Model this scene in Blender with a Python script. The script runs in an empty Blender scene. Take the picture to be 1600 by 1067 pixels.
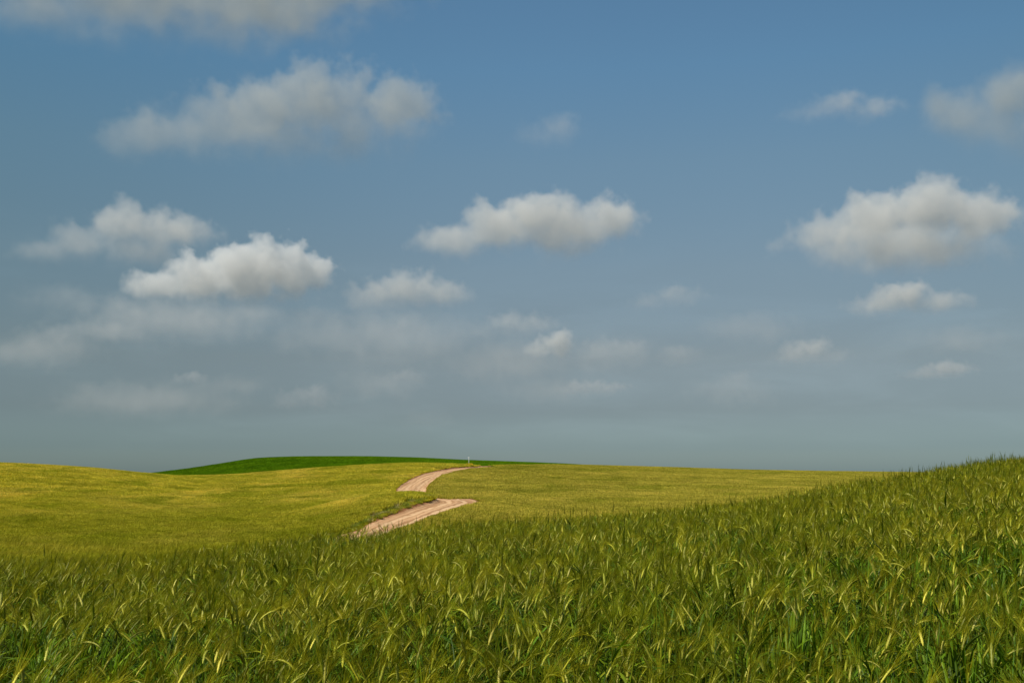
import bpy, bmesh, math, random
import numpy as np
from mathutils import Vector, Matrix

random.seed(7)
rng = np.random.default_rng(11)
scene = bpy.context.scene
COL = scene.collection
R = math.radians

# ------------------------------------------------------------------ camera geometry
F_PX = 1555.0                       # focal length in pixels of a 1600 px wide frame
PITCH = math.atan((738 - 533.5) / F_PX)
CA, SA = math.cos(PITCH), math.sin(PITCH)

def ray(px, py):
    """tangent of azimuth and of elevation seen at a photograph position"""
    x = (px - 800.0) / F_PX
    v = (533.5 - py) / F_PX
    den = CA - v * SA
    return x / den, (SA + v * CA) / den

def tag(o, label=None, cat=None, group=None, kind=None):
    if label: o['label'] = label
    if cat: o['category'] = cat
    if group: o['group'] = group
    if kind: o['kind'] = kind
    return o

def obj_from(name, verts, faces, mat=None, smooth=False, parent=None, link=True):
    me = bpy.data.meshes.new(name)
    me.from_pydata(verts, [], faces)
    if smooth:
        me.polygons.foreach_set('use_smooth', [True] * len(me.polygons))
    me.update()
    o = bpy.data.objects.new(name, me)
    if mat: me.materials.append(mat)
    if link: COL.objects.link(o)
    if parent: o.parent = parent
    return o

# node helpers -------------------------------------------------------
class NT:
    def __init__(self, tree):
        self.t = tree; self.n = tree.nodes; self.l = tree.links
    def new(self, typ, **kw):
        nd = self.n.new(typ)
        for k, v in kw.items(): setattr(nd, k, v)
        return nd
    def link(self, a, b): self.l.new(a, b)
    def put(self, sock, v):
        if hasattr(v, 'links') or isinstance(v, bpy.types.NodeSocket): self.l.new(v, sock)
        else: sock.default_value = v
    def math(self, op, a, b=None, c=None, clamp=False):
        nd = self.n.new('ShaderNodeMath'); nd.operation = op; nd.use_clamp = clamp
        self.put(nd.inputs[0], a)
        if b is not None: self.put(nd.inputs[1], b)
        if c is not None: self.put(nd.inputs[2], c)
        return nd.outputs[0]
    def vmath(self, op, a, b=None):
        nd = self.n.new('ShaderNodeVectorMath'); nd.operation = op
        self.put(nd.inputs[0], a)
        if b is not None: self.put(nd.inputs[1], b)
        return nd.outputs['Value'] if op in ('LENGTH', 'DOT_PRODUCT', 'DISTANCE') else nd.outputs[0]
    def smooth(self, x, lo, hi, a=0.0, b=1.0):
        nd = self.n.new('ShaderNodeMapRange'); nd.interpolation_type = 'SMOOTHSTEP'
        self.put(nd.inputs['Value'], x)
        self.put(nd.inputs['From Min'], lo); self.put(nd.inputs['From Max'], hi)
        self.put(nd.inputs['To Min'], a); self.put(nd.inputs['To Max'], b)
        return nd.outputs[0]
    def noise(self, vec, scale, detail=4, rough=0.5, lac=2.0, dist=0.0, w=None):
        nd = self.n.new('ShaderNodeTexNoise')
        if w is not None:
            nd.noise_dimensions = '4D'; nd.inputs['W'].default_value = w
        self.put(nd.inputs['Vector'], vec)
        nd.inputs['Scale'].default_value = scale; nd.inputs['Detail'].default_value = detail
        nd.inputs['Roughness'].default_value = rough; nd.inputs['Lacunarity'].default_value = lac
        nd.inputs['Distortion'].default_value = dist
        return nd.outputs['Fac']
    def mix(self, f, a, b, blend='MIX'):
        nd = self.n.new('ShaderNodeMix'); nd.data_type = 'RGBA'; nd.blend_type = blend
        self.put(nd.inputs[0], f); self.put(nd.inputs[6], a); self.put(nd.inputs[7], b)
        return nd.outputs[2]
    def ramp(self, f, stops, interp='LINEAR'):
        nd = self.n.new('ShaderNodeValToRGB'); cr = nd.color_ramp; cr.interpolation = interp
        while len(cr.elements) < len(stops): cr.elements.new(0.5)
        for e, (p, c) in zip(cr.elements, stops):
            e.position = p; e.color = (*c, 1) if len(c) == 3 else c
        self.put(nd.inputs[0], f)
        return nd.outputs[0]

def c4(r, g, b): return (r, g, b, 1.0)

def srgb(r, g, b):
    f = lambda c: (c / 255 / 12.92) if c / 255 <= 0.04045 else ((c / 255 + 0.055) / 1.055) ** 2.4
    return (f(r), f(g), f(b))

# ------------------------------------------------------------------ sun, sky, view
SUN_AZ, SUN_EL = R(-128), R(54)
sun_dir = Vector((math.sin(SUN_AZ) * math.cos(SUN_EL), math.cos(SUN_AZ) * math.cos(SUN_EL), math.sin(SUN_EL)))
sl = bpy.data.lights.new('sun', 'SUN')
sl.energy = 4.5; sl.angle = R(0.5); sl.color = (1.0, 0.95, 0.86)
so = bpy.data.objects.new('sun', sl); COL.objects.link(so)
so.rotation_euler = sun_dir.to_track_quat('Z', 'Y').to_euler()
so.location = (-40, -10, 60)

def build_world():
    w = bpy.data.worlds.new('World'); scene.world = w; w.use_nodes = True
    t = NT(w.node_tree); t.n.clear()
    sky = t.new('ShaderNodeTexSky', sky_type='NISHITA')
    sky.sun_disc = False; sky.sun_elevation = SUN_EL; sky.sun_rotation = SUN_AZ
    sky.altitude = 200; sky.air_density = 1.0; sky.dust_density = 1.5; sky.ozone_density = 1.5
    tc = t.new('ShaderNodeTexCoord')
    nrm = t.vmath('NORMALIZE', tc.outputs['Generated'])
    sep = t.new('ShaderNodeSeparateXYZ'); t.link(nrm, sep.inputs[0])
    # air near the horizon is thick and grey-green, the sky above it clearer blue
    el = t.math('MULTIPLY', sep.outputs[2], 1.0, clamp=True)
    tint = t.ramp(el, SKY_STOPS)
    col = t.mix(1.0, sky.outputs[0], tint, 'MULTIPLY')
    # the sky is a little deeper towards the left, and thin vapour lies unevenly above the horizon
    az = t.math('DIVIDE', sep.outputs[0], t.math('ADD', t.math('ABSOLUTE', sep.outputs[1]), 0.3))
    deep = t.math('MULTIPLY', t.smooth(az, -0.5, 0.05, 0.80, 1.0), t.smooth(az, 0.15, 0.5, 1.0, 0.93))
    mp = t.new('ShaderNodeMapping'); mp.inputs['Scale'].default_value = (1, 1, 4.5); t.link(nrm, mp.inputs[0])
    nz = t.noise(mp.outputs[0], 5.0, 6, 0.55, dist=0.4)
    low = t.math('MULTIPLY', t.smooth(el, 0.28, 0.08), t.smooth(el, 0.0, 0.06))
    deep = t.math('MULTIPLY_ADD', t.math('SUBTRACT', deep, 1.0), t.smooth(el, 0.0, 0.25, 0.45, 1.0), 1.0)
    vap = t.math('MULTIPLY_ADD', t.math('MULTIPLY', t.smooth(nz, 0.42, 0.72, -0.15, 0.85), low), 0.10, 1.0)
    cb = t.new('ShaderNodeCombineXYZ')
    t.link(t.math('MULTIPLY', t.math('POWER', deep, 1.6), vap), cb.inputs[0])
    for i in (1, 2): t.link(t.math('MULTIPLY', deep, vap), cb.inputs[i])
    col = t.vmath('MULTIPLY', col, cb.outputs[0])
    bg = t.new('ShaderNodeBackground'); bg.inputs[1].default_value = 0.10
    out = t.new('ShaderNodeOutputWorld')
    t.link(col, bg.inputs[0]); t.link(bg.outputs[0], out.inputs[0])
SKY_STOPS = [(0.0, (.82, 1.03, 1.14)), (0.025, (.58, .73, .88)), (0.061, (.555, .59, .645)), (0.112, (.70, .65, .60)),
             (0.199, (.865, .845, .735)), (0.301, (.92, 1.035, .92)), (0.386, (.85, 1.14, 1.10)), (0.46, (.82, 1.13, 1.12)), (0.8, (.6, .8, .8))]

scene.view_settings.view_transform = 'Standard'
scene.view_settings.look = 'None'
scene.view_settings.exposure = 0.0
scene.view_settings.gamma = 1.0
scene.view_settings.use_curve_mapping = False
scene.render.engine = 'CYCLES'
scene.cycles.use_denoising = True

cam = bpy.data.cameras.new('camera'); cam.sensor_width = 36; cam.lens = F_PX / 1600 * 36
cam.clip_start = 0.05; cam.clip_end = 90000
co = bpy.data.objects.new('camera', cam); COL.objects.link(co)
co.location = (0, 0, 0); co.rotation_euler = (R(90) + PITCH, 0, 0)
scene.camera = co
DENS = 1
# ------------------------------------------------------------------ clouds
CLOUD_BASE = 900.0          # height of the cloud bases above the viewer, metres

def cloud(label, base_row, puffs, sigma=0.012, soft=0.5, amp=2.3, seed=0.0, grey=.90, detail=7, rough=.55, warm=(.985, .955), veil=False):
    """a body of vapour with a flat base; puffs are (px, py, rx, ry) as seen from the field"""
    base_row += 4
    pxm = sum(p[0] for p in puffs) / len(puffs)
    D = CLOUD_BASE / ray(pxm, base_row)[1]
    k = D / F_PX * (1.22 + .22 * max(0, soft - .7))
    ell = []
    for i, (px, py, rx, ry) in enumerate(puffs):
        py += .20 * ry
        u, e = ray(px, py)
        r3 = (rx * k, max(0.7 * rx, 0.9 * ry) * k, ry * k)
        ell.append((Vector((u * D, D + random.uniform(-.25, .25) * rx * k, e * D)), r3))
    cen = sum((e[0] for e in ell), Vector()) / len(ell)
    zb = ray(pxm, base_row)[1] * D - cen.z
    size = sum(e[1][2] for e in ell) / len(ell)
    # vapour
    m = bpy.data.materials.new('cloud_vapour'); m.use_nodes = True
    t = NT(m.node_tree); t.n.clear()
    tc = t.new('ShaderNodeTexCoord'); P = tc.outputs['Object']
    F = None
    for c, r in ell:
        q = t.vmath('MULTIPLY', t.vmath('SUBTRACT', P, tuple(c - cen)), tuple(1 / x for x in r))
        f = t.math('SUBTRACT', 1.0, t.vmath('LENGTH', q))
        F = f if F is None else t.math('SMOOTH_MAX', F, f, 0.25)
    n = t.noise(P, 1 / (0.95 * size), detail, rough, w=seed)
    sep = t.new('ShaderNodeSeparateXYZ'); t.link(P, sep.inputs[0])
    if veil: zb -= 4 * size
    base = t.smooth(sep.outputs[2], zb - 0.75 * size, zb + 0.75 * size)
    f2 = t.math('MULTIPLY_ADD', t.math('SUBTRACT', n, 0.5), amp, F)
    # thin and soft towards the base, firm and crisp towards the crown
    up = t.smooth(sep.outputs[2], zb, zb + 2.2 * size)
    d = t.math('MULTIPLY', t.smooth(f2, 0.0, t.math('MULTIPLY_ADD', up, -.85 * soft, 1.35 * soft)), base)
    d = t.math('MULTIPLY', d, t.math('MULTIPLY_ADD', up, .9, .45))
    d = t.math('MULTIPLY', d, sigma * 110 / size)
    pv = t.new('ShaderNodeVolumePrincipled')
    pv.inputs['Color'].default_value = c4(grey, grey * warm[0], grey * warm[1])
    pv.inputs['Anisotropy'].default_value = 0.1
    t.link(d, pv.inputs['Density'])
    out = t.new('ShaderNodeOutputMaterial'); t.link(pv.outputs[0], out.inputs['Volume'])
    # its hull
    bm = bmesh.new()
    for c, r in ell:
        bmesh.ops.create_icosphere(bm, subdivisions=3, radius=1.0,
                                   matrix=Matrix.Translation(c - cen) @ Matrix.Diagonal((*[x * 1.4 for x in r], 1)))
    me = bpy.data.meshes.new('cloud'); bm.to_mesh(me); bm.free()
    me.materials.append(m)
    o = bpy.data.objects.new('cloud', me); COL.objects.link(o); o.location = cen
    md = o.modifiers.new('union', 'REMESH'); md.mode = 'VOXEL'; md.voxel_size = size * 0.22
    if veil:
        o.name = 'cloud_veil'; tag(o, label, 'thin cloud', kind='stuff')
    else: tag(o, label, 'cloud', 'cumulus clouds over the fields')
    return o

CLOUDS = [
 dict(label='broad flat grey-green cloud cut by the top edge of the sky', base_row=62, sigma=.008, soft=1.6, seed=1.3, grey=.66, warm=(1.03, 1.0),
      puffs=[(60, 12, 90, 38), (200, 5, 170, 55), (370, -5, 170, 48), (520, -12, 130, 34), (120, 45, 60, 22)]),
 dict(label='large pale grey cloud with a ragged lower tail on its left', base_row=252, sigma=.0065, soft=.9, seed=2.7, amp=3.0, rough=.6, grey=.71, warm=(1.03, 1.02),
      puffs=[(225, 210, 66, 44), (330, 205, 90, 50), (400, 170, 75, 52), (510, 165, 85, 58), (620, 155, 55, 48), (560, 215, 110, 42), (430, 222, 110, 36)]),
 dict(label='small faint hazy cloud puff alone in the blue', base_row=236, sigma=.0026, soft=1.6, seed=3.9,
      puffs=[(850, 212, 42, 26), (880, 200, 36, 22)]),
 dict(label='thin wispy cloud with two low bumps', base_row=194, sigma=.0035, soft=1.5, seed=4.2,
      puffs=[(1265, 180, 40, 16), (1310, 165, 36, 20), (1365, 168, 40, 20)]),
 dict(label='grey cloud running out of the right edge of the sky', base_row=250, sigma=.006, soft=1.5, seed=5.5, grey=.71, warm=(1.03, 1.01),
      puffs=[(1475, 160, 42, 30), (1500, 178, 52, 38), (1580, 150, 60, 42), (1540, 180, 60, 40), (1560, 215, 75, 38), (1660, 190, 80, 62)]),
 dict(label='pale cloud with a humped crest and a long thin left arm', base_row=410, sigma=.005, soft=1.0, seed=6.1,
      puffs=[(75, 393, 45, 22), (135, 380, 60, 32), (195, 348, 44, 36), (255, 360, 70, 30), (220, 385, 75, 28)]),
 dict(label='brightest white cumulus cloud, its right end tallest and its left a wedge', base_row=478, sigma=.012, soft=.5, seed=7.4, amp=2.7, rough=.59, grey=.97, warm=(.99, .97),
      puffs=[(250, 440, 45, 26), (310, 432, 60, 38), (375, 425, 60, 46), (435, 415, 58, 42), (475, 430, 42, 34)]),
 dict(label='soft white cloud with a rounded top and a smooth flat base beside the brightest one', base_row=490, sigma=.0048, soft=.95, seed=8.2,
      puffs=[(585, 465, 46, 26), (640, 455, 56, 28), (690, 460, 42, 24), (490, 496, 55, 16)]),
 dict(label='long white cumulus cloud in the middle of the sky with one peak on top', base_row=412, sigma=.009, soft=.7, seed=9.6, amp=2.6, rough=.58, grey=.92,
      puffs=[(715, 372, 55, 32), (780, 352, 62, 40), (830, 338, 46, 40), (880, 352, 75, 44), (945, 345, 45, 42)]),
 dict(label='large white cumulus cloud on the right with a bright crest and a grey base', base_row=412, sigma=.009, soft=.7, seed=10.9, amp=2.6, rough=.58, grey=.92,
      puffs=[(1310, 352, 55, 38), (1380, 335, 66, 44), (1455, 325, 66, 46), (1530, 335, 55, 44), (1415, 384, 150, 36)]),
 dict(label='small cloud with a bright slanting left edge below the large right one', base_row=492, sigma=.008, soft=1.0, seed=11.3,
      puffs=[(1375, 472, 42, 22), (1410, 462, 42, 24), (1465, 472, 45, 18)]),
 dict(label='faint small grey cloud smear between two larger white clouds', base_row=484, sigma=.0035, soft=1.7, seed=12.7,
      puffs=[(1015, 470, 32, 14), (1060, 466, 38, 16)]),
 dict(label='little pinkish white cloud puff low over the dirt road', base_row=562, sigma=.010, soft=.8, seed=13.1,
      puffs=[(845, 543, 24, 20), (876, 538, 24, 22)]),
 dict(label='dim streak of cloud to the left of the little pinkish puff', base_row=530, sigma=.0035, soft=1.7, seed=14.4,
      puffs=[(750, 520, 40, 14), (810, 508, 52, 18)]),
 dict(label='small low lens-shaped cloud under the slanting-edged cloud', base_row=573, sigma=.004, soft=1.4, seed=15.8,
      puffs=[(1235, 556, 36, 16), (1265, 548, 40, 20), (1300, 556, 30, 14)]),
 dict(label='small flat pale cloud lowest on the right side of the sky', base_row=596, sigma=.0035, soft=1.5, seed=16.5,
      puffs=[(1450, 583, 34, 10), (1485, 576, 34, 13)]),
 dict(label='faint low cloud above the green hill, nearest to its crest', base_row=645, sigma=.004, soft=1.3, seed=17.2,
      puffs=[(460, 624, 30, 18), (498, 622, 30, 20)]),
 dict(label='tiny pinkish cloud tuft above the left end of the green hill', base_row=602, sigma=.0025, soft=1.4, seed=18.8,
      puffs=[(285, 592, 18, 9), (305, 590, 18, 9)]),
 dict(label='faint flat cloud low over the bend of the upper road', base_row=620, sigma=.0035, soft=1.4, seed=19.4,
      puffs=[(905, 606, 34, 12), (945, 606, 34, 11)]),
 dict(label='dull cloud bank at the left edge of the sky under the other clouds', base_row=560, sigma=.0016, soft=1.7, seed=20.6,
      puffs=[(20, 548, 55, 16), (95, 530, 60, 22), (160, 515, 50, 18)]),
  dict(label='dim grey shelf of cloud stretched just under the brightest cloud', base_row=515, sigma=.0018, soft=1.5, seed=21.2,
      puffs=[(225, 492, 75, 22), (310, 498, 90, 20), (395, 492, 50, 16)]),
 dict(label='hazy grey cloud bank hanging under the smooth flat-based cloud', base_row=535, sigma=.0015, soft=1.6, seed=22.5,
      puffs=[(590, 508, 80, 24), (675, 512, 60, 20)]),
 dict(label='faint rosy cloud patch just to the right of the little pinkish puff', base_row=562, sigma=.0020, soft=1.4, seed=23.9,
      puffs=[(940, 546, 34, 16), (980, 545, 28, 14), (1060, 550, 30, 10)]),
 dict(label='pale ragged tuft in the haze above the hump of the green hill', base_row=608, sigma=.0022, soft=1.3, seed=24.3,
      puffs=[(605, 598, 34, 14), (640, 590, 26, 14)]),
 dict(label='faint round smudge of cloud below and left of the lens-shaped one', base_row=612, sigma=.0016, soft=1.5, seed=25.8,
      puffs=[(1150, 596, 34, 16)]),
 dict(label='dim grey veil of thin cloud lying in the low haze across the sky', base_row=560, sigma=.0007, soft=1.9, seed=31.0, amp=2.2, veil=True, grey=.88,
      puffs=[(300, 500, 130, 30), (110, 468, 60, 20), (480, 512, 70, 28), (620, 525, 110, 36), (790, 562, 90, 28), (950, 548, 70, 24), (1060, 552, 40, 14), (600, 598, 60, 22),
             (230, 622, 120, 26), (360, 598, 50, 16), (1180, 505, 70, 22), (1510, 522, 70, 18), (1150, 604, 60, 22), (850, 605, 60, 20), (60, 545, 90, 22), (660, 655, 50, 14), (390, 105, 1, 1)][:-1]),
]
def build_clouds():
    for c in CLOUDS: cloud(**c)
scene.cycles.volume_bounces = 3
scene.cycles.volume_step_rate = 0.6
# ------------------------------------------------------------------ land form
def herm(xk, yk, x):
    """monotone cubic through the knots, vectorised"""
    xk = np.asarray(xk, float); yk = np.asarray(yk, float); x = np.asarray(x, float)
    h = np.diff(xk); d = np.diff(yk) / h
    m = np.zeros_like(yk)
    same = d[:-1] * d[1:] > 0
    w1 = 2 * h[1:] + h[:-1]; w2 = h[1:] + 2 * h[:-1]
    with np.errstate(divide='ignore', invalid='ignore'):
        hm = (w1 + w2) / (w1 / d[:-1] + w2 / d[1:])
    m[1:-1] = np.where(same, hm, 0); m[0] = d[0]; m[-1] = d[-1]
    xc = np.clip(x, xk[0], xk[-1])
    i = np.clip(np.searchsorted(xk, xc, side='right') - 1, 0, len(h) - 1)
    t = (xc - xk[i]) / h[i]
    return ((1 + 2 * t) * (1 - t) ** 2 * yk[i] + t * (1 - t) ** 2 * h[i] * m[i]
            + t * t * (3 - 2 * t) * yk[i + 1] + t * t * (t - 1) * h[i] * m[i + 1])

PXK = np.arange(-1700, 3301, 20.0)          # lines of sight the land was surveyed along
def row_e(rows): return np.array([ray(800, r)[1] for r in rows])

FAR = {   # distance: bearing knots and how high the crop tops stand there
 45:  ([-1500, 0, 330, 450, 550, 650, 750, 850, 1000, 1200, 1400, 1700, 3000], [860, 895, 897, 895, 888, 876, 866, 854, 838, 818, 803, 790, 770]),
 60:  ([-1500, 0, 330, 450, 550, 650, 750, 850, 1000, 1200, 1400, 1700, 3000], [830, 868, 878, 876, 868, 856, 844, 834, 818, 802, 790, 780, 760]),
 80:  ([-1500, 0, 330, 450, 550, 650, 750, 850, 1000, 1200, 1400, 1700, 3000], [790, 836, 842, 842, 836, 826, 818, 810, 800, 789, 780, 772, 755]),
 92:  ([-1500, 0, 330, 450, 550, 600, 650, 720, 780, 850, 1000, 1200, 1400, 1700, 3000], [770, 816, 822, 822, 812, 800, 798, 795, 794, 793, 788, 781, 774, 768, 752]),
 100: ([-1500, 0, 330, 450, 550, 600, 650, 720, 780, 850, 1000, 1200, 1400, 1700, 3000], [760, 804, 810, 808, 796, 786, 780, 783, 786, 786, 782, 776, 771, 765, 750]),
 108: ([-1500, 0, 330, 450, 550, 600, 640, 690, 740, 780, 850, 1000, 1200, 1400, 1700, 3000], [750, 795, 801, 798, 782, 770, 766.5, 770.5, 776, 780, 780, 777, 773, 769, 763, 748]),
 122: ([-1500, 0, 330, 450, 550, 600, 640, 690, 740, 780, 850, 1000, 1200, 1400, 1700, 3000], [735, 780, 789, 785, 774, 770, 771.5, 774, 775, 774, 772, 769, 767, 765, 760, 746]),
 132: ([-1500, 0, 330, 450, 550, 600, 640, 690, 740, 780, 850, 1000, 1200, 1400, 1700, 3000], [728, 769, 781, 779, 772, 769, 769, 770, 769.5, 768, 767, 765, 763, 761, 757, 745]),
 145: ([-1500, 0, 130, 330, 450, 550, 640, 690, 740, 850, 1000, 1200, 1400, 1700, 3000], [718, 756, 762, 773, 772, 767, 762.5, 762, 761, 760, 759, 758, 757, 754, 743]),
 170: ([-1500, 0, 130, 230, 330, 450, 550, 650, 750, 850, 1000, 1200, 1400, 1700, 3000], [700, 734, 742, 751, 759, 757, 752, 748, 747, 748, 749, 750, 751, 749, 741]),
 195: ([-1500, 0, 130, 230, 330, 450, 550, 650, 750, 850, 1000, 1200, 1400, 1700, 3000], [690, 722, 729, 738.5, 747, 744, 739, 735, 734.5, 737, 740, 743, 745, 745, 739]),
 225: ([-1500, 0, 130, 230, 330, 450, 550, 650, 700, 750, 850, 1000, 1200, 1400, 1700, 3000], [694, 726, 733, 742, 741, 733, 726, 722, 723, 726, 727.5, 731.5, 737, 740, 742, 737]),
 260: ([-1500, 0, 130, 230, 330, 450, 550, 650, 700, 750, 850, 1000, 1200, 1400, 1700, 3000], [708, 735, 741, 747, 747, 739, 732, 727, 726, 725.5, 724.5, 727.5, 733.5, 736.5, 740, 735]),
 295: ([-1500, 0, 225, 300, 410, 480, 560, 640, 730, 800, 880, 1000, 1200, 1400, 1700, 3000], [725, 743, 745, 741, 731, 727, 724, 722.5, 722.5, 723.5, 726.5, 730.5, 735.5, 737.5, 741, 736]),
 330: ([-1500, 0, 225, 260, 300, 345, 410, 480, 560, 640, 730, 800, 880, 1000, 1200, 1400, 1700, 3000], [735, 747, 738.5, 734.5, 729.5, 723, 714, 712, 711.8, 713.3, 717.3, 719.7, 722.9, 730.5, 739, 741, 743, 738]),
 380: ([-1500, 0, 225, 410, 560, 730, 880, 1000, 1400, 1700, 3000], [742, 751, 747, 724, 720, 725, 733, 739, 744, 746, 741]),
 480: ([-1500, 0, 560, 1400, 3000], [748, 752, 746, 749, 746]),
 700: ([-1500, 0, 560, 1400, 3000], [748, 748, 748, 748, 748]),
}
FY = np.array(sorted(FAR)); FE = np.array([herm(FAR[y][0], row_e(FAR[y][1]), PXK) for y in FY])
FZ = FE * FY[:, None]
YC = herm([-1500, 0, 300, 550, 900, 1200, 1400, 1600, 2100, 3200], [14, 12.5, 14, 16.5, 21, 25, 28, 31, 36, 40], PXK)
EC = herm([-1500, -500, 0, 130, 300, 420, 550, 700, 900, 1050, 1200, 1400, 1500, 1600, 2100, 3200],
          row_e([930, 905, 886, 883, 870, 853, 837.5, 830, 816, 801, 782, 750, 733, 720, 668, 600]), PXK)
EYE = 0.88                        # the eye above the crop tops at hand
CROP_NEAR, CROP_FAR = 0.80, 0.50

def fz_at(ipx, Y):
    """far land: bearing as a fractional index, distance Y; cubic along the bearing"""
    i0 = np.clip(ipx.astype(int), 0, len(PXK) - 2); f = ipx - i0
    out = np.empty_like(Y)
    h = np.diff(FY)
    Z = FZ[:, i0] * (1 - f) + FZ[:, i0 + 1] * f            # (rings, n)
    d = np.diff(Z, axis=0) / h[:, None]
    m = np.empty_like(Z); m[0] = d[0]; m[-1] = d[-1]
    m[1:-1] = (d[:-1] * h[1:, None] + d[1:] * h[:-1, None]) / (h[1:] + h[:-1])[:, None]
    Yc = np.clip(Y, FY[0], FY[-1])
    k = np.clip(np.searchsorted(FY, Yc, side='right') - 1, 0, len(h) - 1)
    n = np.arange(len(Y)); t = (Yc - FY[k]) / h[k]
    out = ((1 + 2 * t) * (1 - t) ** 2 * Z[k, n] + t * (1 - t) ** 2 * h[k] * m[k, n]
           + t * t * (3 - 2 * t) * Z[k + 1, n] + t * t * (t - 1) * h[k] * m[k + 1, n])
    return np.where(Y < FY[0], Z[0] * Y / FY[0], out)

def sstep(x, a, b):
    t = np.clip((x - a) / (b - a), 0, 1); return t * t * (3 - 2 * t)

def vnoise(x, y, scale, seed):
    """smooth value noise, vectorised, 0..1"""
    x = x / scale + 1000.3 * seed; y = y / scale + 517.7 * seed
    xi = np.floor(x).astype(np.int64); yi = np.floor(y).astype(np.int64); fx = x - xi; fy = y - yi
    fx = fx * fx * (3 - 2 * fx); fy = fy * fy * (3 - 2 * fy)
    def hsh(a, b):
        h = (a * 374761393 + b * 668265263 + int(seed * 97)) & 0x7fffffff
        h = ((h ^ (h >> 13)) * 1274126177) & 0x7fffffff
        return ((h ^ (h >> 16)) & 0xffff) / 65535.0
    return (hsh(xi, yi) * (1 - fx) * (1 - fy) + hsh(xi + 1, yi) * fx * (1 - fy)
            + hsh(xi, yi + 1) * (1 - fx) * fy + hsh(xi + 1, yi + 1) * fx * fy)

def land(X, Y, road=True):
    """height of the bare soil, and of the crop that grows there"""
    X = np.atleast_1d(np.asarray(X, float)); Y = np.atleast_1d(np.asarray(Y, float))
    Ys = np.maximum(Y, 0.5)
    px = np.clip(800 + X / Ys * F_PX * 1.012, PXK[0], PXK[-1] - 1)
    ip = (px - PXK[0]) / 20.0
    yc = np.interp(px, PXK, YC); ec = np.interp(px, PXK, EC)
    b = EYE / yc ** 2; a = ec + 2 * EYE / yc
    zn = -EYE + a * Y - b * Y * Y
    zn = np.where(Y < 0.5, -EYE, zn) + .16 * (vnoise(X, Y, 3.1, 12) - .5) * sstep(Y, 3, 8)
    zf = fz_at(ip, Y)
    w = sstep(Y, 1.3 * yc, np.maximum(46.0, 1.3 * yc + 24))
    top = zn * (1 - w) + zf * w
    crop = CROP_NEAR * (1 - w) + CROP_FAR * w
    return top - crop, crop

# ------------------------------------------------------------------ the dirt road's course
def hit(px, row, y0, y1):
    u, e = ray(px, row)
    Y = np.linspace(y0, y1, 400); z = land(u * Y, Y)[0]
    s = z - e * Y
    k = np.argmax(s > 0) if (s > 0).any() else int(np.argmax(s))
    return (u * Y[k], Y[k])
_road = [(-21, 46), (-15.8, 62), (-12.9, 75)]
_road += [hit(572, 835, 55, 104), hit(600, 824, 60, 104), hit(632, 810.5, 60, 104), hit(664, 799, 60, 104), hit(695, 789, 60, 106)]
ROAD_KEYS = _road[:]
_p = _road[-1]
_road += [(_p[0] + 0.9, _p[1] + 5), (_p[0] + 0.2, _p[1] + 10), (_p[0] - 2.4, _p[1] + 17.5), (-12.8, 130)]
_road += [hit(643, 764, 136, 205), hit(655, 753, 138, 215), hit(672, 743.5, 140, 220), hit(697, 736.5, 150, 224), hit(722, 732, 160, 228)]
ROAD_KEYS2 = _road[-5:]
_q = _road[-1]
_road += [((752 - 800) / F_PX * 222, 222), ((785 - 800) / F_PX * 246, 246), ((850 - 800) / F_PX * 275, 275), (26, 310), (40, 350)]

def catmull(pts, step):
    P = [np.array(p, float) for p in pts]; P = [2 * P[0] - P[1]] + P + [2 * P[-1] - P[-2]]
    out = []
    for i in range(1, len(P) - 2):
        n = max(2, int(np.linalg.norm(P[i + 1] - P[i]) / step))
        for j in range(n):
            t = j / n
            out.append(0.5 * (2 * P[i] + (P[i + 1] - P[i - 1]) * t + (2 * P[i - 1] - 5 * P[i] + 4 * P[i + 1] - P[i + 2]) * t * t
                              + (-P[i - 1] + 3 * P[i] - 3 * P[i + 1] + P[i + 2]) * t ** 3))
    out.append(P[-2]); return np.array(out)
RC = catmull(_road, 0.5)
def road_dist(X, Y):
    X = np.atleast_1d(X); Y = np.atleast_1d(Y); d = np.full(X.shape, 1e9); s = np.zeros(X.shape)
    m = (Y > 40) & (Y < 360) & (np.abs(X) < 60)
    if m.any():
        xs, ys = X[m], Y[m]; best = np.full(xs.shape, 1e9)
        for c in range(0, len(xs), 4000):
            dx = xs[c:c + 4000, None] - RC[None, :, 0]; dy = ys[c:c + 4000, None] - RC[None, :, 1]
            best[c:c + 4000] = np.sqrt((dx * dx + dy * dy).min(1))
        d[m] = best
    return d

# ------------------------------------------------------------------ materials of the land
def new_mat(name):
    m = bpy.data.materials.new(name); m.use_nodes = True
    t = NT(m.node_tree); t.n.clear()
    out = t.new('ShaderNodeOutputMaterial')
    return m, t, out

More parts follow.
